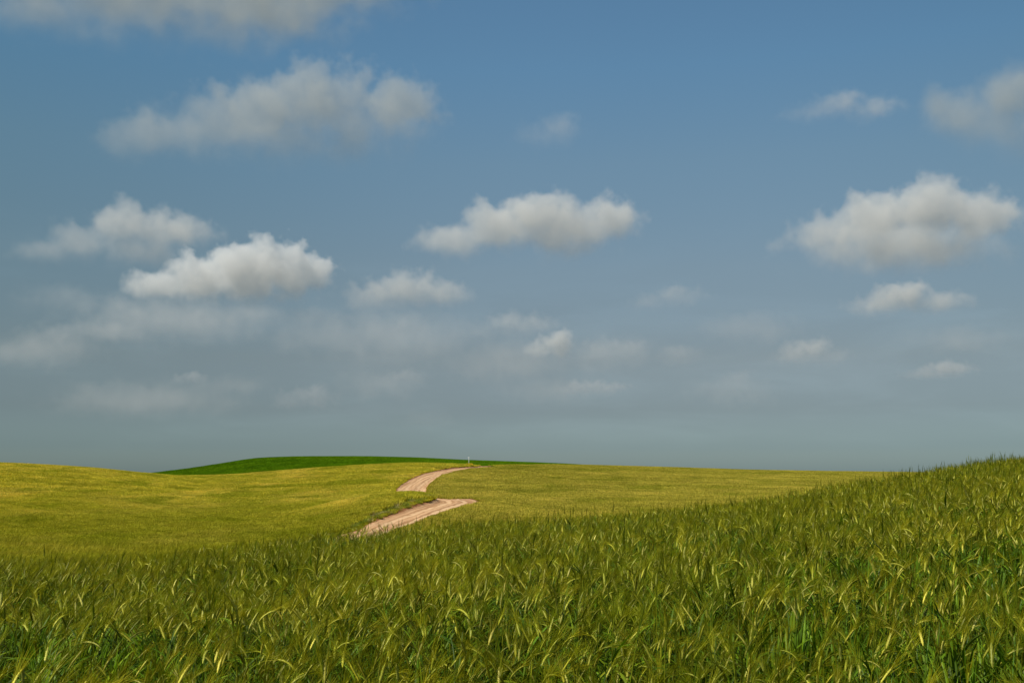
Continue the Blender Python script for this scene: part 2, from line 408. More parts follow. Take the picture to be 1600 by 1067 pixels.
def plant_mat(name, colors, spread=0.12, trans=0.25, rough=0.55, noise=None, spec=0.25, patch=None, tscale=1.0, tone=.25, hollow=None, tram=None):
    """colours by plant, drifting over the field; thin tissue lets some light through"""
    m, t, out = new_mat(name)
    geo = t.new('ShaderNodeNewGeometry'); oi = t.new('ShaderNodeObjectInfo')
    col = t.ramp(oi.outputs['Random'], [(i / max(1, len(colors) - 1), c) for i, c in enumerate(colors)])
    if patch:
        for (scl, stretch, lo, hi, c, amt, seed) in patch:
            mp = t.new('ShaderNodeMapping'); mp.inputs['Scale'].default_value = (stretch[0], stretch[1], 0.0)
            mp.inputs['Rotation'].default_value = (0, 0, stretch[2] if len(stretch) > 2 else 0)
            t.link(geo.outputs['Position'], mp.inputs[0])
            n = t.noise(mp.outputs[0], scl, 4, 0.6, dist=0.6, w=seed)
            col = t.mix(t.math('MULTIPLY', t.smooth(n, lo, hi), amt), col, c4(*c))
    if tram:            # wheelings left by the sprayer, following the lie of the land
        wid, cx, cy, tcol, sd = tram
        sp = t.new('ShaderNodeSeparateXYZ'); t.link(geo.outputs['Position'], sp.inputs[0])
        wob = t.noise(geo.outputs['Position'], .018, 2, .5, w=sd)
        run = t.math('ADD', t.math('MULTIPLY', sp.outputs[0], cx / wid), t.math('MULTIPLY', sp.outputs[1], cy / wid))
        run = t.math('FRACT', t.math('ADD', run, t.math('MULTIPLY', wob, 2.6)))
        ln = t.math('ABSOLUTE', t.math('SUBTRACT', run, .5))
        pair = t.math('ABSOLUTE', t.math('SUBTRACT', ln, .065))
        col = t.mix(t.math('MULTIPLY', t.smooth(pair, .045, .012), .5), col, c4(*tcol))
        col = t.mix(t.math('MULTIPLY', t.smooth(run, .2, .8), .12), col, c4(*tcol))
    if hollow:          # in the damp hollow the crop is still green
        sz = t.new('ShaderNodeSeparateXYZ'); t.link(geo.outputs['Position'], sz.inputs[0])
        nn = t.noise(geo.outputs['Position'], .12, 3, .6)
        col = t.mix(t.math('MULTIPLY', t.smooth(t.math('MULTIPLY_ADD', nn, -3.0, sz.outputs[2]), -3.9, -6.6), .6), col, c4(*hollow))
    hsv = t.new('ShaderNodeHueSaturation'); t.link(col, hsv.inputs['Color'])
    wn = t.new('ShaderNodeTexWhiteNoise', noise_dimensions='1D'); t.link(oi.outputs['Random'], wn.inputs['W'])
    tn = t.new('ShaderNodeAttribute', attribute_name='tone')
    val = t.math('MULTIPLY', t.smooth(wn.outputs[0], 0, 1, 1 - spread * 2, 1 + spread * 2), t.math('MULTIPLY_ADD', tn.outputs['Fac'], tone, 1.0))
    t.link(val, hsv.inputs['Value'])
    t.link(t.math('MULTIPLY_ADD', tn.outputs['Fac'], -.012, .5), hsv.inputs['Hue'])
    p = t.new('ShaderNodeBsdfPrincipled'); t.link(hsv.outputs[0], p.inputs['Base Color'])
    p.inputs['Roughness'].default_value = rough; p.inputs['Specular IOR Level'].default_value = spec
    if trans > 0:
        tr = t.new('ShaderNodeBsdfTranslucent'); 
        tc = t.vmath('MULTIPLY', hsv.outputs[0], (1.15 * tscale, 1.1 * tscale, 0.5 * tscale)); t.link(tc, tr.inputs[0])
        mx = t.new('ShaderNodeMixShader'); mx.inputs[0].default_value = trans
        t.link(p.outputs[0], mx.inputs[1]); t.link(tr.outputs[0], mx.inputs[2]); t.link(mx.outputs[0], out.inputs[0])
    else: t.link(p.outputs[0], out.inputs[0])
    return m

def ground_mat():
    m, t, out = new_mat('field_soil')
    geo = t.new('ShaderNodeNewGeometry')
    n = t.noise(geo.outputs['Position'], 0.35, 6, 0.6)
    n2 = t.noise(geo.outputs['Position'], 9.0, 5, 0.6)
    c = t.mix(t.smooth(n, .35, .65), c4(.15, .135, .010), c4(.20, .165, .014))
    c = t.mix(t.smooth(n2, .3, .7, 0, .5), c, c4(.07, .06, .008))
    away = t.vmath('LENGTH', geo.outputs['Position'])      # unseen land beyond the hills, greyed so less yellow light bounces onto the clouds
    c = t.mix(t.smooth(away, 450, 900), c, c4(.17, .155, .12))
    p = t.new('ShaderNodeBsdfPrincipled'); t.link(c, p.inputs['Base Color']); p.inputs['Roughness'].default_value = .95
    p.inputs['Specular IOR Level'].default_value = 0.0
    t.link(p.outputs[0], out.inputs[0]); return m

# ------------------------------------------------------------------ ground sheet
def build_ground():
    ys = [0.25]
    while ys[-1] < 420: ys.append(ys[-1] * 1.009 + 0.02)
    while ys[-1] < 9000: ys.append(ys[-1] * 1.12)
    ys = np.array(ys)
    us = np.concatenate([np.linspace(-1.5, -0.62, 50)[:-1], np.linspace(-0.62, 0.62, 330), np.linspace(0.62, 1.5, 50)[1:]])
    U, YY = np.meshgrid(us, ys); X = U * YY
    z = land(X.ravel(), YY.ravel())[0]
    far = np.clip((YY.ravel() - 700) / 8000, 0, 1)
    z = np.where(YY.ravel() > 700, (ray(800, 748)[1] * 700) * (1 + 0.6 * far), z)
    d = road_dist(X.ravel(), YY.ravel())
    z = z - 0.55 * (1 - sstep(d, 2.3, 3.0))
    nu = len(us); ny = len(ys)
    V = np.stack([X.ravel(), YY.ravel(), z], 1)
    # the strip behind the camera, so the sheet goes on under the viewer's feet
    idx = np.arange(nu * ny).reshape(ny, nu)
    faces = np.stack([idx[:-1, :-1], idx[:-1, 1:], idx[1:, 1:], idx[1:, :-1]], -1).reshape(-1, 4)
    zb = -EYE - CROP_NEAR
    bx = np.array([[-60, -60, zb], [60, -60, zb], [60, 0.2, zb], [-60, 0.2, zb]])
    n0 = len(V); V = np.concatenate([V, bx]); fl = faces.tolist(); fl.append([n0, n0 + 1, n0 + 2, n0 + 3])
    o = obj_from('ground', V.tolist(), fl, ground_mat(), smooth=True)
    tag(o, 'rolling soil of the crop fields under the barley', 'ground', kind='structure')

# ------------------------------------------------------------------ road
def build_road():
    n = len(RC)
    T = np.gradient(RC, axis=0); T /= np.linalg.norm(T, axis=1)[:, None]
    N = np.stack([T[:, 1], -T[:, 0]], 1)                 # to the right of travel
    offs = 0.9 * np.array([-3.25, -2.9, -2.5, -2.1, -1.6, -1.2, -0.95, -0.7, -0.35, 0, .35, .7, .95, 1.2, 1.6, 2.1, 2.5, 2.9, 3.25])
    prof = np.array([-.35, .06, .05, -.10, -.15, -.17, -.205, -.18, -.13, -.11, -.13, -.18, -.205, -.17, -.15, -.10, .05, .06, -.35])
    s = np.concatenate([[0], np.cumsum(np.linalg.norm(np.diff(RC, axis=0), axis=1))])
    V = []; 
    zc = land(RC[:, 0], RC[:, 1])[0]
    # gentle smoothing of the road bed along its course
    k = np.ones(9) / 9; zc = np.convolve(np.pad(zc, 4, mode='edge'), k, 'valid')
    cols = []
    wob = (vnoise(s, s * 0, 5.0, 3) - .5) * .7; wob2 = (vnoise(s, s * 0, 6.0, 8) - .5) * .7
    for j, (o_, p_) in enumerate(zip(offs, prof)):
        w = np.where(o_ < 0, 1 + wob * .22 * (abs(o_) > 1.8), 1 + wob2 * .22 * (abs(o_) > 1.8))
        x = RC[:, 0] + N[:, 0] * o_ * w; y = RC[:, 1] + N[:, 1] * o_ * w
        zl = land(x, y)[0]
        e = min(1.0, max(0.0, (abs(o_) - 1.6) / 1.0))
        z = zc * (1 - e) + zl * e + p_ + (vnoise(x, y, .8, 5) - .5) * .07 + (vnoise(x, y, .3, 6) - .5) * .03
        if abs(o_) > 2.4 and abs(o_) < 3: z = z + (vnoise(x, y, 1.6, 9) - .35) * .25
        V.append(np.stack([x, y, z], 1))
    V = np.stack(V, 1).reshape(-1, 3); m = len(offs)
    idx = np.arange(n * m).reshape(n, m)
    F = np.stack([idx[:-1, :-1], idx[:-1, 1:], idx[1:, 1:], idx[1:, :-1]], -1).reshape(-1, 4)
    mat, t, out = new_mat('packed_earth')
    geo = t.new('ShaderNodeNewGeometry'); P = geo.outputs['Position']
    at = t.new('ShaderNodeAttribute', attribute_name='across'); a = at.outputs['Fac']
    al = t.new('ShaderNodeAttribute', attribute_name='along'); l = al.outputs['Fac']
    cb = t.new('ShaderNodeCombineXYZ'); t.link(t.math('MULTIPLY', a, 1.1), cb.inputs[0]); t.link(t.math('MULTIPLY', l, 0.035), cb.inputs[1])
    streak = t.noise(cb.outputs[0], 1.6, 5, .6, dist=.5)
    n1 = t.noise(P, 0.5, 5, .6); n2 = t.noise(P, 5.0, 5, .65)
    c = t.mix(t.smooth(streak, .36, .62), c4(.36, .175, .075), c4(.64, .385, .20))
    c = t.mix(t.math('MULTIPLY', t.smooth(n1, .4, .7), .4), c, c4(.62, .41, .235))
    c = t.mix(t.math('MULTIPLY', t.smooth(n2, .45, .75), .45), c, c4(.33, .17, .075))
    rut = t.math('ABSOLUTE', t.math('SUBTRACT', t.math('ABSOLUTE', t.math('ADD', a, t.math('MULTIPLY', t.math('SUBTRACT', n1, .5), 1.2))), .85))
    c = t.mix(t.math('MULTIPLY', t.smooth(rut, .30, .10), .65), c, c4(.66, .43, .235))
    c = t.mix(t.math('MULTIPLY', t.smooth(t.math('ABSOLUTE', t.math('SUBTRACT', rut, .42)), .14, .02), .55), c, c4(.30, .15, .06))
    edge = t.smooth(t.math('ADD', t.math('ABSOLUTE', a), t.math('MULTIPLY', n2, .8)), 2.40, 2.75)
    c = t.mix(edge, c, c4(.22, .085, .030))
    p = t.new('ShaderNodeBsdfPrincipled'); t.link(c, p.inputs['Base Color']); p.inputs['Roughness'].default_value = .95
    p.inputs['Specular IOR Level'].default_value = .1
    bp = t.new('ShaderNodeBump'); bp.inputs['Strength'].default_value = .6; bp.inputs['Distance'].default_value = .05
    t.link(t.math('ADD', n2, streak), bp.inputs['Height']); t.link(bp.outputs[0], p.inputs['Normal'])
    t.link(p.outputs[0], out.inputs[0])
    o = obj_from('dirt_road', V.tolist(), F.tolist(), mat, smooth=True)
    for nm, vals in (('across', np.tile(offs, n)), ('along', np.repeat(s, m))):
        A = o.data.attributes.new(nm, 'FLOAT', 'POINT'); A.data.foreach_set('value', vals.astype(np.float32))
    tag(o, 'pale reddish dirt road winding over the hills between the crops', 'dirt road', kind='structure')

# ------------------------------------------------------------------ scattering
def scatter(name, X, Y, Z, pick, rot, scl, protos, label, cat):
    """one crop: a cloud of points, each carrying one of the grown plants"""
    me = bpy.data.meshes.new(name)
    me.vertices.add(len(X)); me.vertices.foreach_set('co', np.stack([X, Y, Z], 1).astype(np.float32).ravel())
    A = me.attributes.new('pick', 'INT', 'POINT'); A.data.foreach_set('value', pick.astype(np.int32))
    A = me.attributes.new('turn', 'FLOAT_VECTOR', 'POINT'); A.data.foreach_set('vector', rot.astype(np.float32).ravel())
    A = me.attributes.new('size', 'FLOAT_VECTOR', 'POINT'); A.data.foreach_set('vector', scl.astype(np.float32).ravel())
    o = bpy.data.objects.new(name, me); COL.objects.link(o)
    col = bpy.data.collections.new(name + '_plants')
    for p in protos: col.objects.link(p)
    g = bpy.data.node_groups.new(name + '_growth', 'GeometryNodeTree')
    g.interface.new_socket('Geometry', in_out='INPUT', socket_type='NodeSocketGeometry')
    g.interface.new_socket('Geometry', in_out='OUTPUT', socket_type='NodeSocketGeometry')
    gi = g.nodes.new('NodeGroupInput'); go = g.nodes.new('NodeGroupOutput')
    ip = g.nodes.new('GeometryNodeInstanceOnPoints'); ci = g.nodes.new('GeometryNodeCollectionInfo')
    ci.inputs['Collection'].default_value = col; ci.inputs['Separate Children'].default_value = True
    ci.inputs['Reset Children'].default_value = True
    def att(nm, ty):
        a = g.nodes.new('GeometryNodeInputNamedAttribute'); a.data_type = ty; a.inputs['Name'].default_value = nm
        return a.outputs['Attribute']
    g.links.new(gi.outputs[0], ip.inputs['Points']); g.links.new(ci.outputs[0], ip.inputs['Instance'])
    ip.inputs['Pick Instance'].default_value = True
    g.links.new(att('pick', 'INT'), ip.inputs['Instance Index'])
    g.links.new(att('turn', 'FLOAT_VECTOR'), ip.inputs['Rotation'])
    g.links.new(att('size', 'FLOAT_VECTOR'), ip.inputs['Scale'])
    g.links.new(ip.outputs[0], go.inputs[0])
    md = o.modifiers.new('growth', 'NODES'); md.node_group = g
    tag(o, label, cat, kind='stuff')
    return o

# ------------------------------------------------------------------ barley plants close by
def frame(d):
    d = d.normalized(); a = d.cross(Vector((0, 0, 1)))
    if a.length < 1e-4: a = Vector((1, 0, 0))
    a.normalize(); return a, d.cross(a).normalized()

class Grow:
    def __init__(self): self.v = []; self.f = []; self.m = []; self.tone = []
    def tube(self, pts, rad, sides, mat, flat=1.0):
        b = len(self.v)
        for i, p in enumerate(pts):
            d = pts[min(i + 1, len(pts) - 1)] - pts[max(i - 1, 0)]
            a, c = frame(d)
            for s in range(sides):
                t = 2 * math.pi * s / sides
                r = rad[i]
                self.v.append(p + a * math.cos(t) * r + c * math.sin(t) * r * flat)
        for i in range(len(pts) - 1):
            for s in range(sides):
                q = (s + 1) % sides
                self.f.append((b + i * sides + s, b + i * sides + q, b + (i + 1) * sides + q, b + (i + 1) * sides + s)); self.m.append(mat)
        self.mark()
    def blade(self, pts, wid, mat, side=None, fold=0.25):
        b = len(self.v)
        for i, p in enumerate(pts):
            d = pts[min(i + 1, len(pts) - 1)] - pts[max(i - 1, 0)]
            a, c = frame(d)
            if side is not None: a = side
            w = wid[i]
            self.v += [p - a * w + c * w * fold, p - c * w * fold, p + a * w + c * w * fold]
        for i in range(len(pts) - 1):
            for s in (0, 1):
                k = b + i * 3 + s
                self.f.append((k, k + 1, k + 4, k + 3)); self.m.append(mat)
        self.mark()
    def spike(self, p, q, w, mat, mid=None):
        """a hair-thin awn"""
        a, c = frame(q - p); b = len(self.v)
        side = (a * random.uniform(-1, 1) + c * random.uniform(-1, 1)).normalized()
        mid = mid or (p + q) / 2
        self.v += [p - side * w, p + side * w, mid + side * w * .7, mid - side * w * .7, q]
        self.f += [(b, b + 1, b + 2, b + 3), (b + 3, b + 2, b + 4)]; self.m += [mat, mat]; self.mark()
    def mark(self, t=None):
        t = random.uniform(-1, 1) if t is None else t
        self.tone += [t] * (len(self.v) - len(self.tone))
    def make(self, name, mats):
        o = obj_from(name, [tuple(x) for x in self.v], self.f, None, smooth=True, link=False)
        for mm in mats: o.data.materials.append(mm)
        o.data.polygons.foreach_set('material_index', self.m)
        self.mark()
        A = o.data.attributes.new('tone', 'FLOAT', 'POINT'); A.data.foreach_set('value', self.tone)
        return o

def bend(p, th, az, L, n, dth, daz=0.0):
    """a path that leaves p tilted th from upright towards az and keeps bending"""
    pts = [p.copy()]
    for i in range(n):
        d = Vector((math.sin(th) * math.cos(az), math.sin(th) * math.sin(az), math.cos(th)))
        p = p + d * (L / n); pts.append(p.copy()); th += dth / n; az += daz / n
    return pts, th

U = random.uniform
def leaf(g, p, az, L, w, th0, droop, mat, n=7):
    pts, _ = bend(p, th0, az, L, n, droop, U(-.5, .5))
    wid = [w * min(1, .55 + 2.2 * i / n) * (1 - (i / n) ** 2.2) + .0004 for i in range(n + 1)]
    sd = Vector((-math.sin(az), math.cos(az), 0))
    sd = (sd + Vector((0, 0, U(-.7, .7)))).normalized()
    g.blade(pts, wid, mat, sd, U(.1, .5))

STEM, LEAF, EAR, AWN = 0, 1, 2, 3
def barley(name, mats, kind):
    g = Grow()
    az = U(-1.4, 1.4) if U(0, 1) < .66 else U(-math.pi, math.pi)       # the breeze leans most ears to the right
    if kind == 'ear':
        h = U(.62, .74); stem, th = bend(Vector((0, 0, 0)), U(0, .08), az, h, 6, U(.05, .35))
        g.tube(stem, [.0021] * 5 + [.0017, .0014], 3, STEM)
        nod = U(0, 1) < .5
        L = U(.065, .095); ear, th2 = bend(stem[-1], th + (U(.2, .6) if nod else U(.0, .3)), az, L, 8, U(.5, 1.25) if nod else U(.1, .5))
    elif kind == 'erect':
        h = U(.66, .82); stem, th = bend(Vector((0, 0, 0)), 0, az, h, 6, U(.0, .15))
        g.tube(stem, [.0022] * 5 + [.0018, .0015], 3, STEM)
        L = U(.07, .095); ear, th2 = bend(stem[-1], th, az, L, 8, U(.0, .25))
    else:
        h = U(.40, .55); stem, th = bend(Vector((0, 0, 0)), 0, az, h, 5, U(.0, .2))
        g.tube(stem, [.003] * 6, 3, STEM); ear = None
    if ear:
        n = len(ear) - 1
        pts, rad = [], []
        for i in range(n * 2 + 1):                                   # kernel rows show as swellings
            t = i / (n * 2); k = min(int(t * n), n - 1); f = t * n - k
            pts.append(ear[k].lerp(ear[k + 1], f))
            env = (.35 + .65 * min(1, t / .18)) * (1 - max(0, (t - .72) / .28) ** 1.6 * .75)
            rad.append((.0059 if kind == 'ear' else .0046) * env * (1.12 if i % 2 else .84))
        g.tube(pts, rad, 6, EAR, .62)
        na = 30 if kind == 'ear' else 22
        for i in range(na):
            t = (i + .5) / na; k = min(int(t * n), n - 1); p = ear[k].lerp(ear[k + 1], t * n - k)
            d = (ear[k + 1] - ear[k]).normalized(); a, c = frame(d)
            ang = U(0, 2 * math.pi); spread = U(.10, .38) if kind == 'ear' else U(.03, .16)
            out = (a * math.cos(ang) + c * math.sin(ang))
            dd = (d + out * spread).normalized(); La = U(.085, .14)
            q = p + dd * La + Vector((0, 0, -U(.0, .018)))
            mid = p + dd * La * .5 + Vector((0, 0, .004))
            g.spike(p + out * .002, q, .00065, AWN, mid)
    nl = {'ear': 3, 'erect': 3, 'leafy': 5}[kind]
    for j in range(nl):
        a2 = U(-math.pi, math.pi)
        if kind == 'leafy':
            z = U(.18, h); leaf(g, Vector((0, 0, z)), a2, U(.22, .38), U(.0055, .0105), U(.03, .40), U(.1, 1.3), LEAF)
        else:
            z = h * U(.45, .88); k = int(z / h * (len(stem) - 1)); leaf(g, stem[k].copy(), a2, U(.14, .26), U(.0045, .0085), U(.2, .8), U(.3, 1.7), LEAF)
    return g.make(name, mats)

def near_crop():
    gold = [(14.0, (.05, .09, .3), .50, .68, (.30, .235, .035), .5, 1.0)]
    ear_m = plant_mat('barley_ear', [(.28, .29, .012), (.46, .42, .03), (.62, .56, .075), (.36, .35, .018), (.70, .63, .13), (.30, .31, .014)], .18, .12, .45, spec=.25, patch=[(1.0, (.55, .75, .4), .46, .62, (.22, .25, .008), .5, 3.0)])
    awn_m = plant_mat('barley_awn', [(.21, .215, .004), (.28, .255, .006), (.32, .275, .009), (.17, .195, .004), (.24, .23, .005)], .16, .3, .5, spec=.08, patch=[(1.0, (.55, .75, .4), .46, .62, (.135, .175, .004), .5, 3.0)])
    leaf_m = plant_mat('barley_leaf', [(.075, .140, .004), (.105, .170, .006), (.066, .155, .008), (.155, .180, .006), (.085, .165, .007)], .2, .25, .45, spec=.12, tone=.4)
    lush_m = plant_mat('lush_leaf', [(.080, .155, .004), (.110, .185, .006), (.092, .175, .007), (.145, .200, .006)], .2, .25, .42, spec=.16, tone=.4)
    stem_m = plant_mat('barley_stem', [(.11, .145, .005), (.16, .165, .008), (.09, .135, .005)], .14, .1, .5, spec=.1)
    green_ear = plant_mat('green_ear', [(.12, .160, .005), (.19, .205, .010), (.085, .130, .004)], .16, .2, .5, spec=.12)
    green_awn = plant_mat('green_awn', [(.085, .118, .003), (.135, .145, .004), (.060, .095, .003)], .16, .3, .5, spec=.06)
    protos = []
    for i in range(22): protos.append(barley('barley_a%02d' % i, [stem_m, leaf_m, ear_m, awn_m], 'ear'))
    for i in range(8): protos.append(barley('barley_b%02d' % i, [stem_m, lush_m, green_ear, green_awn], 'erect'))
    for i in range(10): protos.append(barley('barley_c%02d' % i, [stem_m, lush_m, ear_m, awn_m], 'leafy'))
    n = int(900000 * DENS)
    # even scatter over a wedge, thinned with distance
    X = rng.uniform(-34, 44, n); Y = rng.uniform(0.7, 58, n)
    px = 800 + X / np.maximum(Y, .5) * F_PX * 1.012
    yc = np.interp(px, PXK, YC)
    dens = np.clip(1.15 - Y / 40, .55, 1.0)
    keep = (np.abs(X) < 0.58 * Y + 2.2) & (Y < 1.45 * yc + 1) & (rng.random(n) < dens * (1 - .4 * sstep(vnoise(X, Y, .75, 21) * .65 + vnoise(X, Y, .28, 22) * .35, .56, .74)))
    X, Y = X[keep], Y[keep]; px = px[keep]; n = len(X)
    Z = land(X, Y)[0]
    lush = vnoise(X, Y, 2.1, 1) * .7 + vnoise(X, Y, .7, 2) * .3
    r = rng.random(n)
    right = np.clip((px - 300) / 1300, 0, 1)
    p_leafy = .12 + .50 * sstep(lush, .52, .68); p_er = .05 + .09 * right
    pick = np.where(r < p_leafy, 30 + rng.integers(0, 10, n), np.where(r < p_leafy + p_er, 22 + rng.integers(0, 8, n), rng.integers(0, 22, n)))
    rot = np.stack([rng.normal(0, .07, n), rng.normal(0, .07, n), rng.normal(0, .85, n)], 1)
    any_ = pick >= 30; rot[any_, 2] = rng.uniform(-math.pi, math.pi, any_.sum())
    s = rng.normal(1.0, .085, n) * (1 + .26 * (vnoise(X, Y, 1.3, 4) - .5))
    s = np.where((pick >= 22) & (pick < 30), s * np.where(rng.random(n) < .12 * right + .003, 1.10, .88 + .06 * right), s); s = np.clip(s, .7, 1.12)
    scl = np.stack([s * 1.05, s * 1.05, s], 1)
    scatter('barley_crop', X, Y, Z, pick, rot, scl, protos,
            'ripening green and gold bearded barley filling the foreground slope', 'barley')
    print('near plants', n)

# ------------------------------------------------------------------ distant crops, in patches
def patch_proto(name, mats, radius, count, h, w, earfrac, lean=.25):
    g = Grow()
    for i in range(count):
        r = radius * U(0, 1) ** .62; a = U(0, 2 * math.pi); p = Vector((r * math.cos(a), r * math.sin(a), -.05))
        az = U(-1.0, 1.0) if U(0, 1) < .7 else U(-math.pi, math.pi)
        hh = h * U(.78, 1.1)
        th = abs(random.gauss(0, lean * .5))
        pts, _ = bend(p, th, az, hh, 3, U(.4, 1.7))
        fa = U(0, math.pi); sd = Vector((math.cos(fa), math.sin(fa), 0)); b = len(g.v)
        ear = U(0, 1) < earfrac
        for j, q in enumerate(pts):
            ww = w * (1, 1, .95, .25)[j]; g.v += [q - sd * ww, q + sd * ww]
        for j in range(3):
            g.f.append((b + 2 * j, b + 2 * j + 1, b + 2 * j + 3, b + 2 * j + 2)); g.m.append(1 if (ear and j == 2) else 0)
        g.mark()
    return g.make(name, mats)

def normals(X, Y):
    e = .8; zx = (land(X + e, Y)[0] - land(X - e, Y)[0]) / (2 * e); zy = (land(X, Y + e)[0] - land(X, Y - e)[0]) / (2 * e)
    return zx, zy

def green_zone(X, Y):
    """true where the dark green field grows on the far hill"""
    px = 800 + X / Y * F_PX * 1.012
    edge = np.interp(px, [-400, 200, 330, 450, 550, 650, 700, 745, 800, 900, 1100, 1600], [236, 236, 234, 232, 232, 231, 231, 238, 270, 285, 300, 330])
    return Y > edge

def far_crops():
    TRAM = (14.0, .35, .94, (.24, .25, .008), 2.0); TRAM2 = (15.0, .80, .60, (.23, .225, .014), 7.0)
    streak = [(1.0, (.055, .030, .3), .48, .62, (.80, .60, .10), .55, 2.0),
              (1.0, (.10, .055, .2), .50, .64, (.27, .29, .008), .65, 5.0),
              (1.0, (.60, .30, .3), .50, .68, (.29, .29, .008), .45, 9.0)]
    leaf_m = plant_mat('field_leaf', [(.38, .335, .018), (.44, .37, .022), (.33, .31, .014)], .08, .3, .6, patch=streak, spec=.03, tone=.45, hollow=(.225, .235, .008), tram=TRAM)
    ear_m = plant_mat('field_ear', [(.66, .56, .055), (.74, .61, .07), (.56, .50, .044)], .08, .25, .6, patch=streak, spec=.03, tone=.45, hollow=(.225, .235, .008), tram=TRAM)
    streak2 = [(1.0, (.045, .028, .15), .48, .62, (.60, .48, .075), .55, 3.0),
               (1.0, (.09, .055, -.1), .50, .64, (.24, .25, .014), .60, 6.0),
               (1.0, (.60, .30, .3), .50, .68, (.28, .26, .016), .45, 8.0)]
    leaf_r = plant_mat('east_field_leaf', [(.30, .265, .022), (.35, .295, .028), (.26, .245, .018)], .08, .3, .6, patch=streak2, spec=.03, tone=.45, tram=TRAM2)
    ear_r = plant_mat('east_field_ear', [(.52, .44, .06), (.60, .48, .075), (.44, .38, .048)], .08, .25, .6, patch=streak2, spec=.03, tone=.45, tram=TRAM2)
    green_m = plant_mat('green_crop', [(.115, .225, .003), (.135, .245, .004), (.10, .205, .003)], .08, .3, .6, spec=.03, tone=.3,
                        patch=[(1.0, (.03, .12, .1), .45, .65, (.075, .18, .003), .7, 4.0)])
    def area(ya, yb, per_m2, um=.66):
        st = per_m2 ** -.5
        gx, gy = np.meshgrid(np.arange(-um * yb, um * yb, st), np.arange(ya, yb, st))
        gx = gx.ravel() + rng.uniform(-.45, .45, gx.size) * st; gy = gy.ravel() + rng.uniform(-.45, .45, gy.size) * st
        k = np.abs(gx) < um * gy; return gx[k], gy[k]
    def grow(nm, X, Y, mats, radius, count, h, w, earfrac, label, cat, nvar=5, tilt=True, hvar=.12):
        protos = [patch_proto('%s_%d' % (nm, i), mats, radius, count, h, w, earfrac) for i in range(nvar)]
        Z, crop = land(X, Y); n = len(X)
        zx, zy = normals(X, Y)
        rz = rng.uniform(-.5, .5, n)
        rot = np.stack([np.arctan(zy), -np.arctan(zx), rz], 1)
        s = rng.normal(1, hvar, n); scl = np.stack([np.ones(n), np.ones(n), s], 1)
        scatter(nm, X, Y, Z, rng.integers(0, nvar, n), rot, scl, protos, label, cat)
        print(nm, n)
    def divide(X, Y):
        """which side of the road: True is west (left)"""
        rx = np.interp(Y, RC[:, 1], RC[:, 0]); return X < rx
    bands = [(24, 75, 1.7, .80, 240, .015, 1), (75, 130, 1.9, .80, 300, .018, 2), (130, 240, .50, 1.6, 700, .030, 3), (240, 345, .34, 1.9, 560, .045, 4)]
    allX, allY, allB = [], [], []
    for (ya, yb, dn, rad, cnt, w, b) in bands:
        X, Y = area(ya, yb, dn * DENS)
        px = 800 + X / Y * F_PX * 1.012; yc = np.interp(px, PXK, YC)
        k = (Y > 1.40 * yc) & (road_dist(X, Y) > 2.2 + rad) & ~green_zone(X, Y)
        k &= ~(divide(X, Y) & (Y > 70) & (Y < 104) & (road_dist(X, Y) < 4.6))
        allX.append(X[k]); allY.append(Y[k]); allB.append(np.full(k.sum(), b))
    for side, nm, mats, lab in ((True, 'west_barley_field', [leaf_m, ear_m], 'golden olive barley field on the left hillside beyond the foreground crop'),
                                (False, 'east_barley_field', [leaf_r, ear_r], 'pale tan green barley field to the right of the dirt road')):
        Xs, Ys, picks, protos, sc = [], [], [], [], []
        for bi, (ya, yb, dn, rad, cnt, w, b) in enumerate(bands):
            X, Y = allX[bi], allY[bi]; k = divide(X, Y) == side; Xs.append(X[k]); Ys.append(Y[k])
            picks.append(len(protos) + rng.integers(0, 4, k.sum()))
            hh = CROP_NEAR if b == 1 else CROP_FAR
            protos += [patch_proto('%s_%d_%d' % (nm, b, i), mats, rad, cnt, hh, w, .55) for i in range(4)]
        # a closer edge of small tufts along the road
        st = np.arange(0, len(RC), 1); reps = 5
        T = np.gradient(RC, axis=0); T /= np.linalg.norm(T, axis=1)[:, None]
        sgn = -1 if side else 1
        ex, ey = [], []
        for _ in range(reps):
            o_ = rng.uniform(2.45, 3.5, len(RC)) * sgn; ex.append(RC[:, 0] + T[:, 1] * o_); ey.append(RC[:, 1] - T[:, 0] * o_)
        ex = np.concatenate(ex); ey = np.concatenate(ey); k = (road_dist(ex, ey) > 2.35) & (ey < 232); ex, ey = ex[k], ey[k]
        Xs.append(ex); Ys.append(ey); picks.append(len(protos) + rng.integers(0, 3, len(ex)))
        protos += [patch_proto('%s_edge_%d' % (nm, i), mats, .30, 60, .34, .022, .35) for i in range(3)]
        X = np.concatenate(Xs); Y = np.concatenate(Ys); pick = np.concatenate(picks); n = len(X)
        Z, crop = land(X, Y); zx, zy = normals(X, Y)
        rot = np.stack([np.arctan(zy), -np.arctan(zx), rng.uniform(-.5, .5, n)], 1)
        s = rng.normal(1, .06, n)
        # names sort in this order, so the picks find their patch
        for i, p in enumerate(protos): p.name = '%s_plant_%03d' % (nm, i)
        scatter(nm, X, Y, Z, pick, rot, np.stack([np.ones(n), np.ones(n), s], 1), protos, lab, 'barley field')
        print(nm, n)
    X, Y = area(232, 400, .40 * DENS, .5)
    k = green_zone(X, Y) & (road_dist(X, Y) > 4.5); X, Y = X[k], Y[k]
    grow('green_field', X, Y, [green_m, green_m], 1.9, 700, .38, .06, .0, 'smooth dark green field on the crest of the far hill', 'crop field', 4, hvar=.05)

